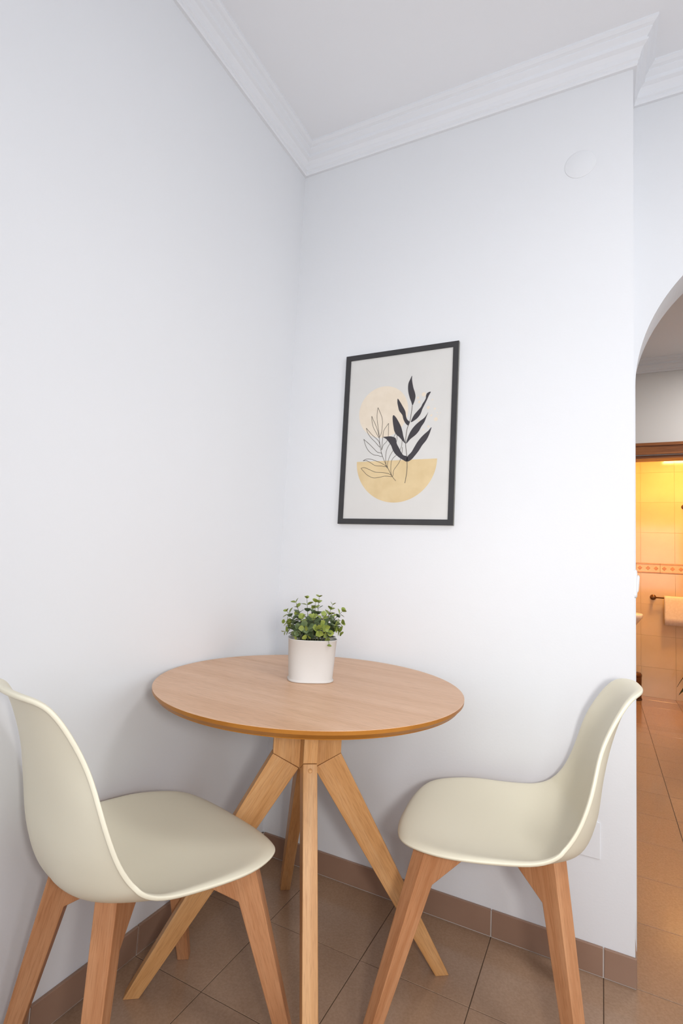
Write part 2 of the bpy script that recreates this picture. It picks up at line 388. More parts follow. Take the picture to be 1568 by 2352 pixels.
for k in range(4):
    a = math.pi / 2 * k; e = Vector((math.cos(a), math.sin(a), 0)); n = Vector((-e.y, e.x, 0)); Z = Vector((0, 0, 1))
    P = lambda r_, z_: e * r_ + Z * z_
    prism('arm', [P(0.0187, z1), P(0.091, z1), P(0.091, 0.5775), P(0.0187, 0.5392)], 0.0178, n, M['legwood'], table, Z, P(0.05, 0.62), 0.0012)
    prism('leg', [P(0.0912, 0.5765), P(0.417, 0.0), P(0.379, 0.0), P(0.021, 0.5385)], [0.018, 0.016, 0.016, 0.018], n, M['legwood'], table, P(0.052, 0.557) - P(0.398, 0), P(0.22, 0.28), 0.0015)
    if k == 3:
        d = lathe('dowel', [(0.0055, 0), (0.005, 0.0012)], M['legwood'], table, 16)
        d.matrix_local = Matrix.Translation(P(0.0995, 0.563)) @ Matrix.Rotation(math.radians(60), 4, n)
cl = box('clip', 0.07, 0.115, -0.06, -0.025, z1 - 0.010, z1 - 0.0045, M['edge'], table, 0.001)

# ------------------------------------------------------------------ chairs
PD = [0.2438, 0.1939, 0.0982, -0.0071, -0.1046, -0.1826, -0.2141, -0.2245, -0.2453, -0.2765, -0.3104]
PH = [0.4466, 0.4546, 0.4491, 0.4425, 0.4392, 0.4659, 0.5388, 0.6247, 0.715, 0.8043, 0.8409]
PW = [0.2525, 0.2576, 0.258, 0.2363, 0.2226, 0.2148, 0.2068, 0.1966, 0.1719, 0.1624, 0.1629]
PE = [-0.0013, 0.0096, 0.0279, 0.0409, 0.0602, 0.0786, 0.0645, 0.0443, 0.0467, 0.0363, 0.0349]
def spl(V, s):
    K = len(V); x = min(max(s, 0.0), 1.0) * (K - 1); i = min(int(x), K - 2); t = x - i
    Q = [2 * V[0] - V[1]] + V + [2 * V[-1] - V[-2]]
    a, b, c, d = Q[i:i + 4]
    return 0.5 * (2 * b + (c - a) * t + (2 * a - 5 * b + 4 * c - d) * t * t + (3 * b - a - 3 * c + d) * t ** 3)
def shell_pt(s, t, lift=0.0):
    d, h, w, e = spl(PD, s), spl(PH, s), spl(PW, s), spl(PE, s)
    q = 6e-2
    td = spl(PD, s + q) - spl(PD, s - q); th = spl(PH, s + q) - spl(PH, s - q); l = math.hypot(td, th)
    nd, nh = th / l, -td / l
    o = e * abs(t) ** 2.4 + lift
    return Vector((d + nd * o, w * t, h + nh * o))
def shell_mesh():
    NS, SEG = 2.9, 96
    rho = [0.08, 0.18, 0.28, 0.38, 0.48, 0.58, 0.67, 0.75, 0.82, 0.88, 0.925, 0.955, 0.975, 0.99, 1.0]
    V = [shell_pt(0.5, 0)]; F = []
    for rr in rho:
        for k in range(SEG):
            a = 2 * math.pi * k / SEG; c, s = math.cos(a), math.sin(a)
            q = (abs(c) ** NS + abs(s) ** NS) ** (-1 / NS)
            lip = -0.009 * max(0.0, (rr - 0.93) / 0.07) ** 2
            V.append(shell_pt(0.5 + 0.5 * rr * q * c, rr * q * s, lip))
    for k in range(SEG): F.append((0, 1 + k, 1 + (k + 1) % SEG))
    for i in range(len(rho) - 1):
        for k in range(SEG):
            k2 = (k + 1) % SEG; F.append((1 + i * SEG + k, 1 + (i + 1) * SEG + k, 1 + (i + 1) * SEG + k2, 1 + i * SEG + k2))
    me = bpy.data.meshes.new('seat_shell'); me.from_pydata([tuple(v) for v in V], [], F); me.update()
    bm = bmesh.new(); bm.from_mesh(me); bmesh.ops.recalc_face_normals(bm, faces=bm.faces)
    bm.faces.ensure_lookup_table()
    if bm.faces[0].normal.dot(Vector((1, 0, 1))) < 0: bmesh.ops.reverse_faces(bm, faces=bm.faces)
    bm.to_mesh(me); bm.free()
    for p in me.polygons: p.use_smooth = True
    me.materials.append(M['shell'])
    return me
LEGS = [(0.1454, 0.1443, 0.2662, 0.2116), (-0.1199, 0.0951, -0.1868, 0.1823)]
GRID = [(shell_pt(0.02 + 0.60 * i / 60, -0.9 + 1.8 * j / 36)) for i in range(61) for j in range(37)]
def under_shell(p):
    near = sorted(GRID, key=lambda g: (g.x - p.x) ** 2 + (g.y - p.y) ** 2)[:3]
    return min(g.z for g in near)
def make_chair(loc, rz, label):
    c = tag(empty('dining_chair', loc, rz), label, 'chair', 'cream shell chairs at the table')
    o = bpy.data.objects.new('seat_shell', SHELL); COL.objects.link(o); o.parent = c
    sd = o.modifiers.new('thick', 'SOLIDIFY'); sd.thickness = 0.008; sd.offset = -1.0
    sb = o.modifiers.new('smooth', 'SUBSURF'); sb.levels = 1; sb.render_levels = 1
    for (td, tx, fd, fx) in LEGS:
        for s in (1, -1):
            top = Vector((td, s * tx, 0.430)); foot = Vector((fd, s * fx, 0.0))
            w = (top - foot).normalized(); g = Vector((-td * 0.9, -s * tx, 0)).normalized(); n = Vector((0, 0, 1)).cross(g)
            ax = lambda z: foot + (top - foot) * (z / 0.430)
            end = top + g * min(0.155, Vector((td, tx, 0)).length - 0.02)
            ot = ax(0.430) - g * 0.024; ot.z = under_shell(ot) - 0.003; end.z = under_shell(end) - 0.004; md = ax(0.43) + g * 0.03; md.z = under_shell(md) - 0.004
            pts = [ot, foot - g * 0.015, foot + g * 0.015, ax(0.352) + g * 0.023, end + Vector((0, 0, -0.022)), end, md]
            prism('leg', pts, [0.0205, 0.015, 0.015, 0.020, 0.0185, 0.0185, 0.0195], n, M['chairwood'], c, w, ax(0.2), 0.002)
    lathe('mounting_hub', [(0.050, 0.4085), (0.055, 0.4095), (0.055, 0.432)], M['metal'], c, 28)
    return c
SHELL = shell_mesh()
make_chair((0.8969, -0.2909, 0), 3.2552, 'cream plastic shell chair against the wall under the picture, beside the arch')
make_chair((0.2534, -0.8348, 0), 1.3173, 'cream plastic shell chair against the left wall, seen from behind')

# ------------------------------------------------------------------ potted plant on the table
PX, PY = 0.400, -0.420
plant = tag(empty('potted_plant', (PX, PY, TZ), math.radians(35.5)), 'small green leafy plant in a white oval pot on the table', 'plant')
A0, A1, HP = 0.0610, 0.0675, 0.115
pot = lathe('pot', [(A0 * 0.97, 0.0), (A0 + 0.0025, 0.0008), (A0 + 0.0030, 0.0035), (A0 + 0.0010, 0.0055), (A0, 0.008), (A0 + (A1 - A0) * 0.5, HP * 0.5), (A1, HP - 0.003),
                    (A1 + 0.0014, HP - 0.0015), (A1 + 0.0010, HP), (A1 - 0.001, HP), (A1 - 0.0018, HP - 0.004), (A1 - 0.004, HP - 0.022)], M['pot'], plant, 64, 1.0, 0.82, sup=2.9)
lathe('soil', [(A1 - 0.003, HP - 0.018), (A1 - 0.003, HP - 0.013), (0.03, HP - 0.006), (0.005, HP - 0.004)], M['soil'], plant, 40, 0.985, 0.80, sup=2.9)
def leaf_mesh(name, L, W, mat):
    ts = [0, 0.12, 0.35, 0.62, 0.85, 1.0]; ws = [0.05, 0.55, 0.98, 1.0, 0.62, 0.08]
    V, F = [], []
    for t, w in zip(ts, ws):
        bend = -0.10 * L * t * t
        V += [(L * (0.08 + t), -W * w / 2, bend + 0.10 * W * w), (L * (0.08 + t), 0, bend), (L * (0.08 + t), W * w / 2, bend + 0.10 * W * w)]
    for i in range(len(ts) - 1):
        for j in range(2): F.append((i * 3 + j, i * 3 + j + 1, i * 3 + j + 4, i * 3 + j + 3))
    me = bpy.data.meshes.new(name); me.from_pydata(V, [], F); me.update()
    for p in me.polygons: p.use_smooth = True
    me.materials.append(mat); return me
LEAF = {(k, y): leaf_mesh('leaf', 0.0215 * s, 0.0205 * s, M['leaf_young'] if y else M['leaf_old']) for k, s in enumerate((0.55, 0.72, 0.88, 1.0)) for y in (0, 1)}
rng = random.Random(11)
def make_stem(base, tip, sag, npair, young=0.35):
    b, t = Vector(base), Vector(tip)
    pts = []
    for i in range(7):
        q = i / 6; p = b.lerp(t, q); p.z += sag * math.sin(math.pi * q); pts.append(p)
    st = tube_mesh('stem', pts, [0.0013 - 0.0007 * i / 6 for i in range(7)], M['stem'], plant, 5)
    roll0 = rng.uniform(0, 3)
    for j in range(npair + 1):
        q = 0.16 + 0.84 * j / npair
        x = q * 6; i = min(int(x), 5); p = pts[i].lerp(pts[i + 1], x - i); tg = (pts[i + 1] - pts[i]).normalized()
        ref = Vector((0, 0, 1)) if abs(tg.z) < 0.9 else Vector((1, 0, 0))
        side = tg.cross(ref).normalized(); side = Matrix.Rotation(roll0 + j * 1.57 + rng.uniform(-.3, .3), 3, tg) @ side
        isy = 1 if q > 1 - young * 0.7 else 0
        sz = 3 if q < 0.5 else 2 if q < 0.72 else 1 if q < 0.93 else 0
        if rng.random() < 0.3: sz = min(3, sz + 1)
        for s in (1, -1):
            d = (side * s * (1.0 if q < 0.95 else 0.6) + tg * rng.uniform(0.35, 0.9)).normalized()
            up = (tg - d * tg.dot(d)).normalized(); up = (up + Vector((rng.uniform(-.3, .3), rng.uniform(-.3, .3), rng.uniform(0, .5)))).normalized()
            y = up.cross(d).normalized(); zz = d.cross(y)
            o = bpy.data.objects.new('leaf', LEAF[(sz, isy)]); COL.objects.link(o); o.parent = st
            o.matrix_local = Matrix(((d.x, y.x, zz.x, p.x), (d.y, y.y, zz.y, p.y), (d.z, y.z, zz.z, p.z), (0, 0, 0, 1)))
zt = HP - 0.012
# tips in the plant's frame: x along the pot's long side (to the right), -y towards the camera
for (bx, by, tx, ty, tz, sag, n, yg) in [
    (-0.010, 0.00, -0.022, 0.005, 0.222, 0.004, 5, 0.40), (0.010, 0.005, 0.012, 0.000, 0.228, 0.004, 6, 0.30), (0.000, -0.01, 0.000, -0.020, 0.214, 0.006, 5, 0.3),
    (-0.02, 0.01, -0.052, 0.005, 0.210, 0.008, 5, 0.25), (0.025, 0.00, 0.052, 0.005, 0.207, 0.008, 5, 0.5), (0.030, 0.01, 0.080, 0.000, 0.190, 0.012, 6, 0.4),
    (-0.03, 0.00, -0.076, 0.000, 0.185, 0.012, 6, 0.3), (-0.035, -0.01, -0.080, -0.015, 0.158, 0.016, 5, 0.5), (-0.035, -0.015, -0.078, -0.022, 0.134, 0.022, 5, 0.5),
    (0.035, -0.01, 0.076, -0.015, 0.160, 0.016, 5, 0.35), (0.035, -0.015, 0.074, -0.022, 0.135, 0.022, 5, 0.5), (0.020, -0.02, 0.040, -0.055, 0.108, 0.035, 5, 0.55),
    (0.005, -0.02, 0.010, -0.060, 0.140, 0.022, 5, 0.5), (-0.015, -0.02, -0.022, -0.055, 0.130, 0.025, 4, 0.12), (-0.020, -0.01, -0.035, -0.035, 0.172, 0.014, 5, 0.25),
    (0.015, -0.01, 0.022, -0.035, 0.178, 0.012, 5, 0.3), (0.000, -0.015, -0.006, -0.045, 0.176, 0.014, 5, 0.35), (0.020, 0.02, 0.040, 0.045, 0.170, 0.014, 3, 0.3),
    (-0.020, 0.02, -0.040, 0.045, 0.170, 0.014, 3, 0.3), (0.0, 0.02, 0.0, 0.045, 0.190, 0.012, 3, 0.3), (-0.03, -0.02, -0.052, -0.045, 0.125, 0.025, 4, 0.15),
    (0.03, -0.018, 0.058, -0.035, 0.150, 0.018, 5, 0.3), (-0.005, -0.018, -0.030, -0.060, 0.150, 0.02, 4, 0.3), (0.022, -0.015, 0.046, -0.045, 0.182, 0.012, 4, 0.25), (0.01, -0.02, 0.026, -0.050, 0.152, 0.020, 4, 0.4)]:
    make_stem((bx, by, zt), (tx, ty, tz), sag, n, yg)

# ------------------------------------------------------------------ framed print on the wall
FX0, FX1, FZ0, FZ1, FD = 0.2500, 0.6835, 1.2305, 1.8735, 0.014
pic = tag(empty('framed_picture', ((FX0 + FX1) / 2, 0, FZ0)), 'black framed print of a beige sun, ochre bowl and dark leaves on the wall', 'picture')
pic_inv = Matrix.Translation(pic.location).inverted()
def pic_part(name, V, F, mat, parent=pic):
    o = pydata(name, [pic_inv @ Vector(v) for v in V], F, mat, parent); return o
fw = 0.0195
outer = [(FX0, FZ0), (FX1, FZ0), (FX1, FZ1), (FX0, FZ1)]; inner = [(FX0 + fw, FZ0 + fw), (FX1 - fw, FZ0 + fw), (FX1 - fw, FZ1 - fw), (FX0 + fw, FZ1 - fw)]
for k in range(4):
    q = [outer[k], outer[(k + 1) % 4], inner[(k + 1) % 4], inner[k]]
    V = [(x, -0.0008, z) for x, z in q] + [(x, -FD, z) for x, z in q]
    o = pic_part('frame_bar', V, [(0, 1, 2, 3), (7, 6, 5, 4), (0, 4, 5, 1), (1, 5, 6, 2), (2, 6, 7, 3), (3, 7, 4, 0)], M['frame'])
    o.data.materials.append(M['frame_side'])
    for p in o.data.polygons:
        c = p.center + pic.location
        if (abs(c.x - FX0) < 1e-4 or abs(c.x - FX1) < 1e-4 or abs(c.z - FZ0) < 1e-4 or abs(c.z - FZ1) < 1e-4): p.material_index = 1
prnt = pic_part('print', box_verts(FX0 + 0.01, FX1 - 0.01, -0.0100, -0.001, FZ0 + 0.01, FZ1 - 0.01), BOXF, M['paper'])
def flat_poly(name, pts, y, mat):
    me = bpy.data.meshes.new(name); bm = bmesh.new()
    vs = [bm.verts.new(tuple(pic_inv @ Vector((x, y, z)))) for x, z in pts]
    fc = bm.faces.new(vs); bmesh.ops.triangulate(bm, faces=[fc])
    bmesh.ops.recalc_face_normals(bm, faces=bm.faces)
    if bm.faces[:][0].normal.y > 0: bmesh.ops.reverse_faces(bm, faces=bm.faces)
    bm.to_mesh(me); bm.free()
    return link_mesh(name, me, mat, prnt)
def smooth_closed(P, n=4):
    out = []; k = len(P)
    for i in range(k):
        a, b, c, d = P[i - 1], P[i], P[(i + 1) % k], P[(i + 2) % k]
        for j in range(n):
            t = j / n
            out.append(tuple(0.5 * (2 * b[m] + (c[m] - a[m]) * t + (2 * a[m] - 5 * b[m] + 4 * c[m] - d[m]) * t * t + (3 * b[m] - a[m] - 3 * c[m] + d[m]) * t ** 3) for m in (0, 1)))
    return out
def smooth_open(P, n=4):
    Q = [P[0]] + list(P) + [P[-1]]; out = []
    for i in range(len(P) - 1):
        a, b, c, d = Q[i:i + 4]
        for j in range(n):
            t = j / n
            out.append(tuple(0.5 * (2 * b[m] + (c[m] - a[m]) * t + (2 * a[m] - 5 * b[m] + 4 * c[m] - d[m]) * t * t + (3 * b[m] - a[m] - 3 * c[m] + d[m]) * t ** 3) for m in (0, 1)))
    return out + [tuple(P[-1])]
def ribbon(name, P, wd, y, mat):
    P = smooth_open(P); V, F = [], []; n = len(P)
    for i in range(n):
        dx, dz = P[min(i + 1, n - 1)][0] - P[max(i - 1, 0)][0], P[min(i + 1, n - 1)][1] - P[max(i - 1, 0)][1]; l = math.hypot(dx, dz) or 1
        nx, nz = -dz / l * wd / 2, dx / l * wd / 2
        V += [(P[i][0] + nx, y, P[i][1] + nz), (P[i][0] - nx, y, P[i][1] - nz)]
    for i in range(n - 1): F.append((2 * i, 2 * i + 1, 2 * i + 3, 2 * i + 2))
    return pic_part(name, V, F, mat, prnt)
circ = lambda cx, cz, rr, n=64, a0=0, a1=2 * math.pi: [(cx + rr * math.cos(a0 + (a1 - a0) * k / n), cz + rr * math.sin(a0 + (a1 - a0) * k / n)) for k in range(n)]
flat_poly('printed_sun', circ(0.4105, 1.6440, 0.0965), -0.01010, M['sun'])
flat_poly('printed_bowl', circ(0.4670, 1.4615, 0.1525, 64, math.pi, 2 * math.pi) + [(0.6195, 1.4615)], -0.01015, M['bowl'])
DARK= [[(0.516, 1.7687), (0.5101, 1.7564), (0.5039, 1.7422), (0.5028, 1.7238), (0.5055, 1.705), (0.5112, 1.686), (0.5175, 1.6707), (0.5218, 1.6585), (0.526, 1.6644), (0.5303, 1.6768), (0.5323, 1.6912), (0.5291, 1.7063), (0.5236, 1.7216), (0.5191, 1.7405), (0.5166, 1.7556)], [(0.4655, 1.6886), (0.4642, 1.6757), (0.4675, 1.6605), (0.4725, 1.6434), (0.4814, 1.6316), (0.4864, 1.6238), (0.49, 1.6106), (0.4982, 1.5953), (0.5087, 1.5861), (0.5125, 1.5942), (0.5138, 1.5996), (0.5052, 1.6076), (0.5002, 1.619), (0.4972, 1.6357), (0.4921, 1.6472), (0.484, 1.6609), (0.4757, 1.6746)], [(0.5881, 1.7019), (0.5755, 1.6985), (0.5711, 1.6891), (0.5708, 1.6801), (0.5657, 1.6697), (0.5588, 1.6595), (0.5537, 1.649), (0.5413, 1.6356), (0.5307, 1.6238), (0.5237, 1.6116), (0.5187, 1.5974), (0.5279, 1.6003), (0.5406, 1.6084), (0.5511, 1.6202), (0.5562, 1.6307), (0.5595, 1.6413), (0.5662, 1.6551), (0.5747, 1.6725), (0.5814, 1.6881)], [(0.4517, 1.6285), (0.4485, 1.6213), (0.4502, 1.6026), (0.4538, 1.5839), (0.4575, 1.5689), (0.4658, 1.5554), (0.4777, 1.5455), (0.4897, 1.532), (0.5022, 1.5203), (0.4979, 1.5333), (0.4927, 1.5482), (0.4881, 1.5668), (0.4816, 1.5855), (0.4712, 1.6047), (0.4609, 1.6203)], [(0.5818, 1.6292), (0.575, 1.6182), (0.5663, 1.6081), (0.552, 1.5984), (0.536, 1.5852), (0.5218, 1.5681), (0.5115, 1.547), (0.5045, 1.5202), (0.5195, 1.5356), (0.5375, 1.5489), (0.5498, 1.5625), (0.5583, 1.5781), (0.5687, 1.5936), (0.5752, 1.611)], [(0.415, 1.5495), (0.4279, 1.5412), (0.4382, 1.5295), (0.4486, 1.5142), (0.455, 1.4992), (0.4653, 1.4841), (0.4811, 1.4706), (0.4966, 1.4609), (0.5099, 1.4549), (0.511, 1.4729), (0.4958, 1.479), (0.4858, 1.4922), (0.4775, 1.5072), (0.4692, 1.5222), (0.4646, 1.5408), (0.4566, 1.5468), (0.443, 1.5506), (0.4275, 1.5505)], [(0.5954, 1.5736), (0.5844, 1.5619), (0.5703, 1.5504), (0.5581, 1.5386), (0.5459, 1.5232), (0.5355, 1.5058), (0.5252, 1.4884), (0.511, 1.4729), (0.511, 1.4549), (0.5263, 1.4614), (0.5404, 1.4769), (0.5526, 1.4924), (0.5646, 1.5114), (0.5784, 1.5284), (0.5885, 1.5492)]]
STEMS= [[(0.5218, 1.6585), (0.52, 1.6374), (0.5164, 1.6085), (0.5133, 1.5942), (0.5065, 1.5764), (0.5031, 1.5512), (0.5026, 1.5203), (0.5055, 1.4966), (0.5091, 1.473)], [(0.5107, 1.4549), (0.5119, 1.4351), (0.5101, 1.4065), (0.5058, 1.3781)]]
OUTL= [[(0.3999, 1.5541), (0.4016, 1.5354), (0.4059, 1.5129), (0.413, 1.4866), (0.4262, 1.4566), (0.441, 1.4304), (0.4576, 1.4026), (0.4716, 1.3867)], [(0.3893, 1.662), (0.3874, 1.6452), (0.3877, 1.6225), (0.3918, 1.5959), (0.3971, 1.5693), (0.4007, 1.5522), (0.4072, 1.5648), (0.4099, 1.5908), (0.4086, 1.6171), (0.4017, 1.6364), (0.3951, 1.6502), (0.3893, 1.662)], [(0.366, 1.6318), (0.3678, 1.6128), (0.3742, 1.5896), (0.3874, 1.5662), (0.4002, 1.5467), (0.3953, 1.5656), (0.3884, 1.5848), (0.3795, 1.6043), (0.372, 1.6181), (0.366, 1.6318)], [(0.3461, 1.5879), (0.3532, 1.5685), (0.3683, 1.5486), (0.3851, 1.5327), (0.4039, 1.513), (0.4002, 1.5318), (0.3884, 1.5455), (0.3718, 1.5597), (0.3569, 1.5758), (0.3461, 1.5879)], [(0.3382, 1.546), (0.3478, 1.5198), (0.3609, 1.5003), (0.3796, 1.4863), (0.3996, 1.4817), (0.4143, 1.4773), (0.4109, 1.4897), (0.395, 1.4949), (0.3783, 1.5106), (0.3615, 1.5265), (0.3467, 1.5387), (0.3382, 1.546)], [(0.4341, 1.5994), (0.4257, 1.5878), (0.4166, 1.5735), (0.4139, 1.5495), (0.4128, 1.531), (0.4111, 1.5015), (0.4173, 1.5197), (0.4302, 1.5337), (0.435, 1.5556), (0.4345, 1.5816), (0.4341, 1.5994)], [(0.3398, 1.4646), (0.3524, 1.4708), (0.3725, 1.4692), (0.3927, 1.4616), (0.4127, 1.4534), (0.4328, 1.4398), (0.4133, 1.4424), (0.3896, 1.4451), (0.3691, 1.457), (0.3527, 1.4652), (0.3398, 1.4646)], [(0.3328, 1.4368), (0.3427, 1.4263), (0.3596, 1.4109), (0.384, 1.3999), (0.4075, 1.4015), (0.4306, 1.4052), (0.4576, 1.4026), (0.4418, 1.414), (0.4184, 1.4184), (0.3908, 1.4211), (0.3665, 1.4311), (0.346, 1.4393), (0.3328, 1.4368)], [(0.4636, 1.5611), (0.4514, 1.5361), (0.4334, 1.5077), (0.4288, 1.4822), (0.4304, 1.4491), (0.4369, 1.4342), (0.4378, 1.4561), (0.4463, 1.4813), (0.4604, 1.5062), (0.4687, 1.5351), (0.4678, 1.5535)], [(0.4888, 1.5338), (0.4875, 1.5121), (0.4765, 1.4872), (0.4546, 1.4663), (0.4501, 1.441), (0.4526, 1.4118), (0.4594, 1.4044), (0.4622, 1.426), (0.4818, 1.4543), (0.49, 1.4829), (0.4907, 1.5083)]]
DOTS= [(0.5629, 1.6947, 0.0078), (0.5419, 1.6848, 0.0035), (0.5473, 1.6689, 0.0047), (0.5812, 1.6455, 0.0055), (0.6049, 1.639, 0.0039), (0.6098, 1.6011, 0.007), (0.5931, 1.616, 0.0039), (0.5838, 1.577, 0.0039), (0.5946, 1.6723, 0.0023), (0.6183, 1.6118, 0.002), (0.6143, 1.6239, 0.002), (0.625, 1.623, 0.0016), (0.5661, 1.5668, 0.0027), (0.5482, 1.6005, 0.0031)]
for (x, z, rr) in DOTS: flat_poly('printed_dot', circ(x, z, rr, 20), -0.01012, M['sun'])
for L_ in OUTL: ribbon('printed_outline', L_, 0.0017, -0.01020, M['line'])
for L_ in STEMS: ribbon('printed_stem', L_, 0.0022, -0.01022, M['line'])
for L_ in DARK: flat_poly('printed_leaf', smooth_closed(L_), -0.01025, M['ink'])

# ------------------------------------------------------------------ small fittings on the walls
jc = box('junction_cover', 1.036, 1.126, -0.0032, 0.0, 0.300, 0.398, M['wall'], None, 0.0012); tag(jc, 'square white painted cover plate low on the wall behind the chair', 'cover plate')
rc = lathe('round_cover', [(0.047, 0.0), (0.047, 0.0008), (0.0455, 0.0014)], M['wall'], None, 48); rc.matrix_world = Matrix.Translation((1.060, 0, 2.420)) @ Matrix.Rotation(math.pi / 2, 4, 'X')
tag(rc, 'round white painted cover disc high on the wall under the crown moulding', 'cover plate')
sw = tag(empty('light_switch', (XW, 0.085, 1.071)), 'white light switch on the end face of the wall at the arch', 'switch')
def rounded_plate(name, hy, hz, x0, x1, mat, parent, rr):
    pts = []
    for (cy, cz, a0) in ((hy - rr, hz - rr, 0), (-hy + rr, hz - rr, 90), (-hy + rr, -hz + rr, 180), (hy - rr, -hz + rr, 270)):
        for k in range(7): a = math.radians(a0 + 15 * k); pts.append((cy + rr * math.cos(a), cz + rr * math.sin(a)))
    n = len(pts); ins = 0.004
    V = [(x0, a, b) for a, b in pts] + [(x1 - ins * 0.7, a, b) for a, b in pts] + [(x1, a * (1 - ins / hy), b * (1 - ins / hz)) for a, b in pts]
    F = [tuple(range(n)), tuple(range(2 * n, 3 * n))] + [(j * n + i, j * n + (i + 1) % n, (j + 1) * n + (i + 1) % n, (j + 1) * n + i) for j in (0, 1) for i in range(n)]
    return pydata(name, V, F, mat, parent)
rounded_plate('switch_plate', 0.040, 0.042, 0.0, 0.010, M['white_plastic'], sw, 0.012)
rk = rounded_plate('rocker', 0.026, 0.026, 0.0, 0.006, M['white_plastic'], sw, 0.004); rk.location = (0.0095, 0.0, 0.0); rk.rotation_euler = (0, math.radians(4), 0)

# ------------------------------------------------------------------ hall door frame and bathroom
dr = struct(empty('door_1', (1.65, YH, 0)), 'varnished brown wooden door frame of the bathroom')
def casing(name, x0, x1, z0, z1):
    o = boxes(name, [(x0, x1, -0.016, 0.0, z0, z1)], M['doorwood'], dr); bevel(o, 0.004); return o
casing('head_casing', -0.495, 0.495, 2.045, 2.135)
boxes('head_moulding', [(-0.495, 0.495, -0.024, -0.016, 2.112, 2.135), (-0.41, 0.41, -0.021, -0.016, 2.045, 2.058)], M['doorwood'], dr)
casing('side_casing', -0.495, -0.405, 0, 2.045); casing('side_casing', 0.405, 0.495, 0, 2.045)
boxes('jamb_lining', [(-0.40, -0.375, -0.002, 0.122, 0, 2.04), (0.375, 0.40, -0.002, 0.122, 0, 2.04), (-0.375, 0.375, -0.002, 0.122, 2.015, 2.04)], M['doorwood'], dr)

BX0, BX1, BZC = 1.02, 2.48, 2.42
struct(box('wall_bath_left', BX0 - 0.1, BX0, YD, YF, 0, BZC, M['bath_tile']))
struct(box('wall_bath_right', BX1, BX1 + 0.1, YD, YF, 0, BZC, M['bath_tile']))
struct(box('ceiling_bath', BX0 - 0.1, BX1 + 0.1, YD, YF + 0.1, BZC, BZC + 0.05, M['ceiling']))
struct(boxes('wall_bath_near', [(BX0, 1.25, YD, YD + 0.01, 0, BZC), (2.05, BX1, YD, YD + 0.01, 0, BZC), (1.25, 2.05, YD, YD + 0.01, 2.04, BZC)], M['bath_tile']))
bw = struct(box('wall_bath_far', BX0 - 0.1, BX1 + 0.1, YF, YF + 0.1, 0, BZC, M['bath_grout']), 'cream tiled bathroom wall with a patterned border')
TXG = [BX0, 1.18, 1.46, 1.74, 2.02, 2.30, BX1]
ROWS = [0.0, 0.272, 0.565, 0.858, 1.151, None, 1.247, 1.540, 1.833, 2.126, BZC]
for i in range(len(TXG) - 1):
    for a, b in zip(ROWS[:-1], ROWS[1:]):
        if a is None or b is None: continue
        tile_obj('tile', TXG[i] + 0.0005, TXG[i + 1] - 0.0005, YF - 0.007, YF - 0.0005, a + 0.0005, b - 0.0005, M['bath_tile'], bw, 'y', 0.0004)
x = BX0; 
while x < BX1 - 0.02:
    x2 = min(x + 0.20, BX1)
    bt = tile_obj('border_tile', x + 0.0008, x2 - 0.0008, YF - 0.008, YF - 0.0005, 1.152, 1.246, M['bath_border'], bw, 'y')
    hw = (x2 - x) / 2
    boxes('border_rail', [(-hw + 0.001, hw - 0.001, -0.0065, -0.002, 0.036, 0.043), (-hw + 0.001, hw - 0.001, -0.0065, -0.002, -0.043, -0.036)], M['bath_motif'], bt)
    for k in range(3):
        cx = -hw + 0.033 + k * 0.0667
        if cx > hw - 0.02: continue
        V = []
        for (rr, yy) in ((0.021, -0.003), (0.017, -0.0062)):
            V += [(cx - rr, yy, 0), (cx, yy, -rr), (cx + rr, yy, 0), (cx, yy, rr)]
        pydata('border_diamond', V, [(0, 1, 2, 3), (4, 5, 6, 7), (0, 1, 5, 4), (1, 2, 6, 5), (2, 3, 7, 6), (3, 0, 4, 7)], M['bath_motif'], bt)
    x = x2

# ceiling lamp of the bathroom: warm light
lamp = tag(empty('ceiling_lamp', (1.836, 3.34, BZC)), 'warm two-panel lamp on the bathroom ceiling, mirrored in the tiles', 'lamp')
boxes('housing', [(-0.125, 0.125, -0.15, 0.15, -0.030, -0.0005)], M['white_plastic'], lamp)
for sx in (-1, 1): box('diffuser', min(sx * 0.005, sx * 0.110), max(sx * 0.005, sx * 0.110), -0.135, 0.135, -0.040, -0.0305, M['lamp_glow'], lamp)

# ceiling lamps, an added unseen one for the room and the hall's own: opal discs with their own light
def disc_lamp(x, y, label, power, col):
    t = tag(empty('ceiling_lamp', (x, y, ZC)), label, 'lamp')
    lathe('base_plate', [(0.15, -0.02), (0.16, -0.018), (0.16, -0.0005)], M['white_plastic'], t, 40)
    lathe('shade', [(0.02, -0.082), (0.09, -0.074), (0.14, -0.052), (0.165, -0.0205), (0.15, -0.0205)], M['opal'], t, 40)
    ld = bpy.data.lights.new('lamp_light', 'AREA'); ld.shape = 'DISK'; ld.size = 0.5; ld.energy = power; ld.color = col
    o = bpy.data.objects.new('lamp_light', ld); COL.objects.link(o); o.parent = t; o.location = (0, 0, -0.09)
disc_lamp(2.2, -1.3, 'round opal ceiling lamp added out of view to light the dining room', 17, (0.97, 0.98, 1.0))  # added lamp, unseen: lights seats, table and floor from above
disc_lamp(2.20, 2.10, 'round opal lamp on the hall ceiling beyond the arch', 17, (1.0, 0.965, 0.93))

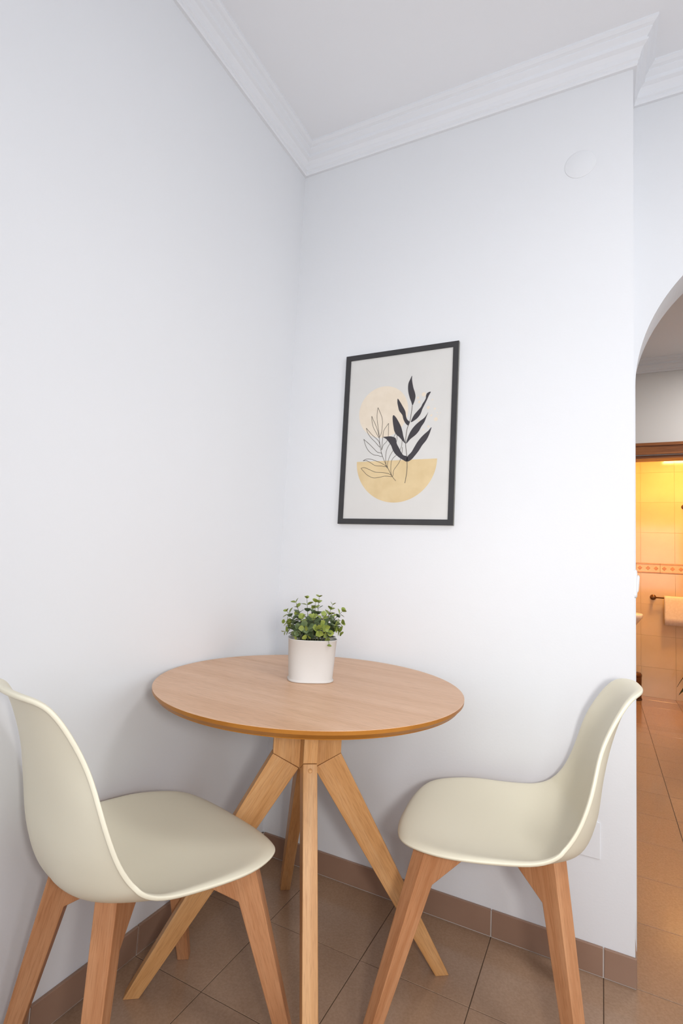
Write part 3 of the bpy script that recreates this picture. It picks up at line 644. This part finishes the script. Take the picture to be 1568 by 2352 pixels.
# towel rail and towel
rail = tag(empty('towel_rail', (1.75, YF - 0.007, 0.925)), 'bronze towel rail on the bathroom wall', 'towel rail')
for sx in (-0.19, 0.19):
    mnt = lathe('mount', [(0.026, 0.0), (0.026, 0.006), (0.021, 0.012), (0.014, 0.014), (0.012, 0.050), (0.016, 0.054), (0.016, 0.070), (0.010, 0.074)], M['bronze'], rail, 28)
    mnt.matrix_local = Matrix.Translation((sx, 0, 0)) @ Matrix.Rotation(math.pi / 2, 4, 'X')
tube_mesh('bar', [(-0.19, -0.062, 0), (0, -0.062, 0), (0.19, -0.062, 0)], 0.007, M['bronze'], rail, 12)
def towel():
    V, F = [], []; nx = 14
    prof = [(-0.044, -0.20), (-0.0445, -0.10), (-0.045, -0.02), (-0.047, 0.004), (-0.053, 0.013), (-0.062, 0.016), (-0.071, 0.013), (-0.077, 0.004), (-0.079, -0.02), (-0.080, -0.10), (-0.081, -0.18), (-0.081, -0.246)]
    for i in range(nx + 1):
        x = -0.105 + 0.25 * i / nx
        for j, (yy, zz) in enumerate(prof): V.append((x, yy + 0.002 * math.sin(i * 1.1 + j * 0.3) * (j > 7), zz))
    n = len(prof)
    for i in range(nx):
        for j in range(n - 1): F.append((i * n + j, (i + 1) * n + j, (i + 1) * n + j + 1, i * n + j + 1))
    o = pydata('towel', V, F, M['towel'], None, True); o.location = (1.75, YF - 0.007, 0.925)
    s = o.modifiers.new('thick', 'SOLIDIFY'); s.thickness = 0.005; s.offset = 1.0
    tag(o, 'pale towel folded over the bathroom towel rail', 'towel')
towel()
hk = tag(empty('wall_hook', (1.815, YF - 0.007, 1.788)), 'bronze hook high on the bathroom wall', 'hook')
h1 = lathe('rosette', [(0.022, 0.0), (0.022, 0.006), (0.014, 0.012)], M['bronze'], hk, 24); h1.matrix_local = Matrix.Rotation(math.pi / 2, 4, 'X')
tube_mesh('hook_arm', [(0, -0.010, 0), (0, -0.035, -0.004), (0, -0.05, -0.012), (0, -0.055, 0.006), (0, -0.050, 0.018)], 0.005, M['bronze'], hk, 8)

# wash basin
basin = tag(empty('wash_basin', (1.235, 3.62, 0)), 'white ceramic wash basin at the left side of the bathroom', 'basin')
lathe('bowl', [(0.10, 0.62), (0.17, 0.68), (0.225, 0.745), (0.232, 0.775), (0.226, 0.785), (0.205, 0.780), (0.17, 0.71), (0.05, 0.68)], M['ceramic'], basin, 40, 0.93, 0.85, sup=2.5)
lathe('pedestal', [(0.11, 0.0), (0.10, 0.02), (0.075, 0.2), (0.075, 0.5), (0.11, 0.635)], M['ceramic'], basin, 32, 1, 1, loc=(-0.05, 0, 0))
# bin
bn = tag(empty('waste_bin', (1.375, 3.86, 0)), 'small brown metal pedal bin on the bathroom floor', 'bin')
lathe('body', [(0.072, 0.012), (0.076, 0.014), (0.078, 0.20), (0.076, 0.205)], M['bin'], bn, 32)
lathe('base_ring', [(0.079, 0.0), (0.081, 0.002), (0.080, 0.0125), (0.070, 0.0125)], M['clay'], bn, 32)
lathe('lid', [(0.080, 0.2055), (0.081, 0.222), (0.072, 0.238), (0.03, 0.245), (0.005, 0.246)], M['bin'], bn, 32)
# plant at the bathroom's right
bp = tag(empty('floor_plant', (1.90, 3.78, 0)), 'dark green plant in a pot on the bathroom floor at the right edge', 'plant')
lathe('pot', [(0.055, 0.0), (0.072, 0.08), (0.078, 0.085), (0.078, 0.10), (0.066, 0.10), (0.060, 0.085)], M['clay'], bp, 28)
for k in range(9):
    a = math.radians(200 + 40 * k); V, F = [], []
    c, s = math.cos(a), math.sin(a); reach = 0.17 if k % 2 == 0 else 0.13; hi = 0.13 + 0.05 * (k % 3)
    for i in range(9):
        t = i / 8; rr = 0.02 + reach * t; z = 0.095 + hi * math.sin(math.pi * 0.5 * min(1, t * 1.7)) * (1 - 0.0) - (0.20 + 0.05 * (k % 3)) * max(0, t - 0.35) ** 1.3
        w = 0.034 * math.sin(math.pi * min(0.98, 0.12 + 0.86 * t))
        for m in (-1, 0, 1): V.append((rr * c - s * w * m, rr * s + c * w * m, z + (0.004 if m else 0)))
    for i in range(8):
        for j in (0, 1): F.append((i * 3 + j, i * 3 + j + 1, i * 3 + j + 4, i * 3 + j + 3))
    pydata('leaf', V, F, M['dark_leaf'], bp, True)
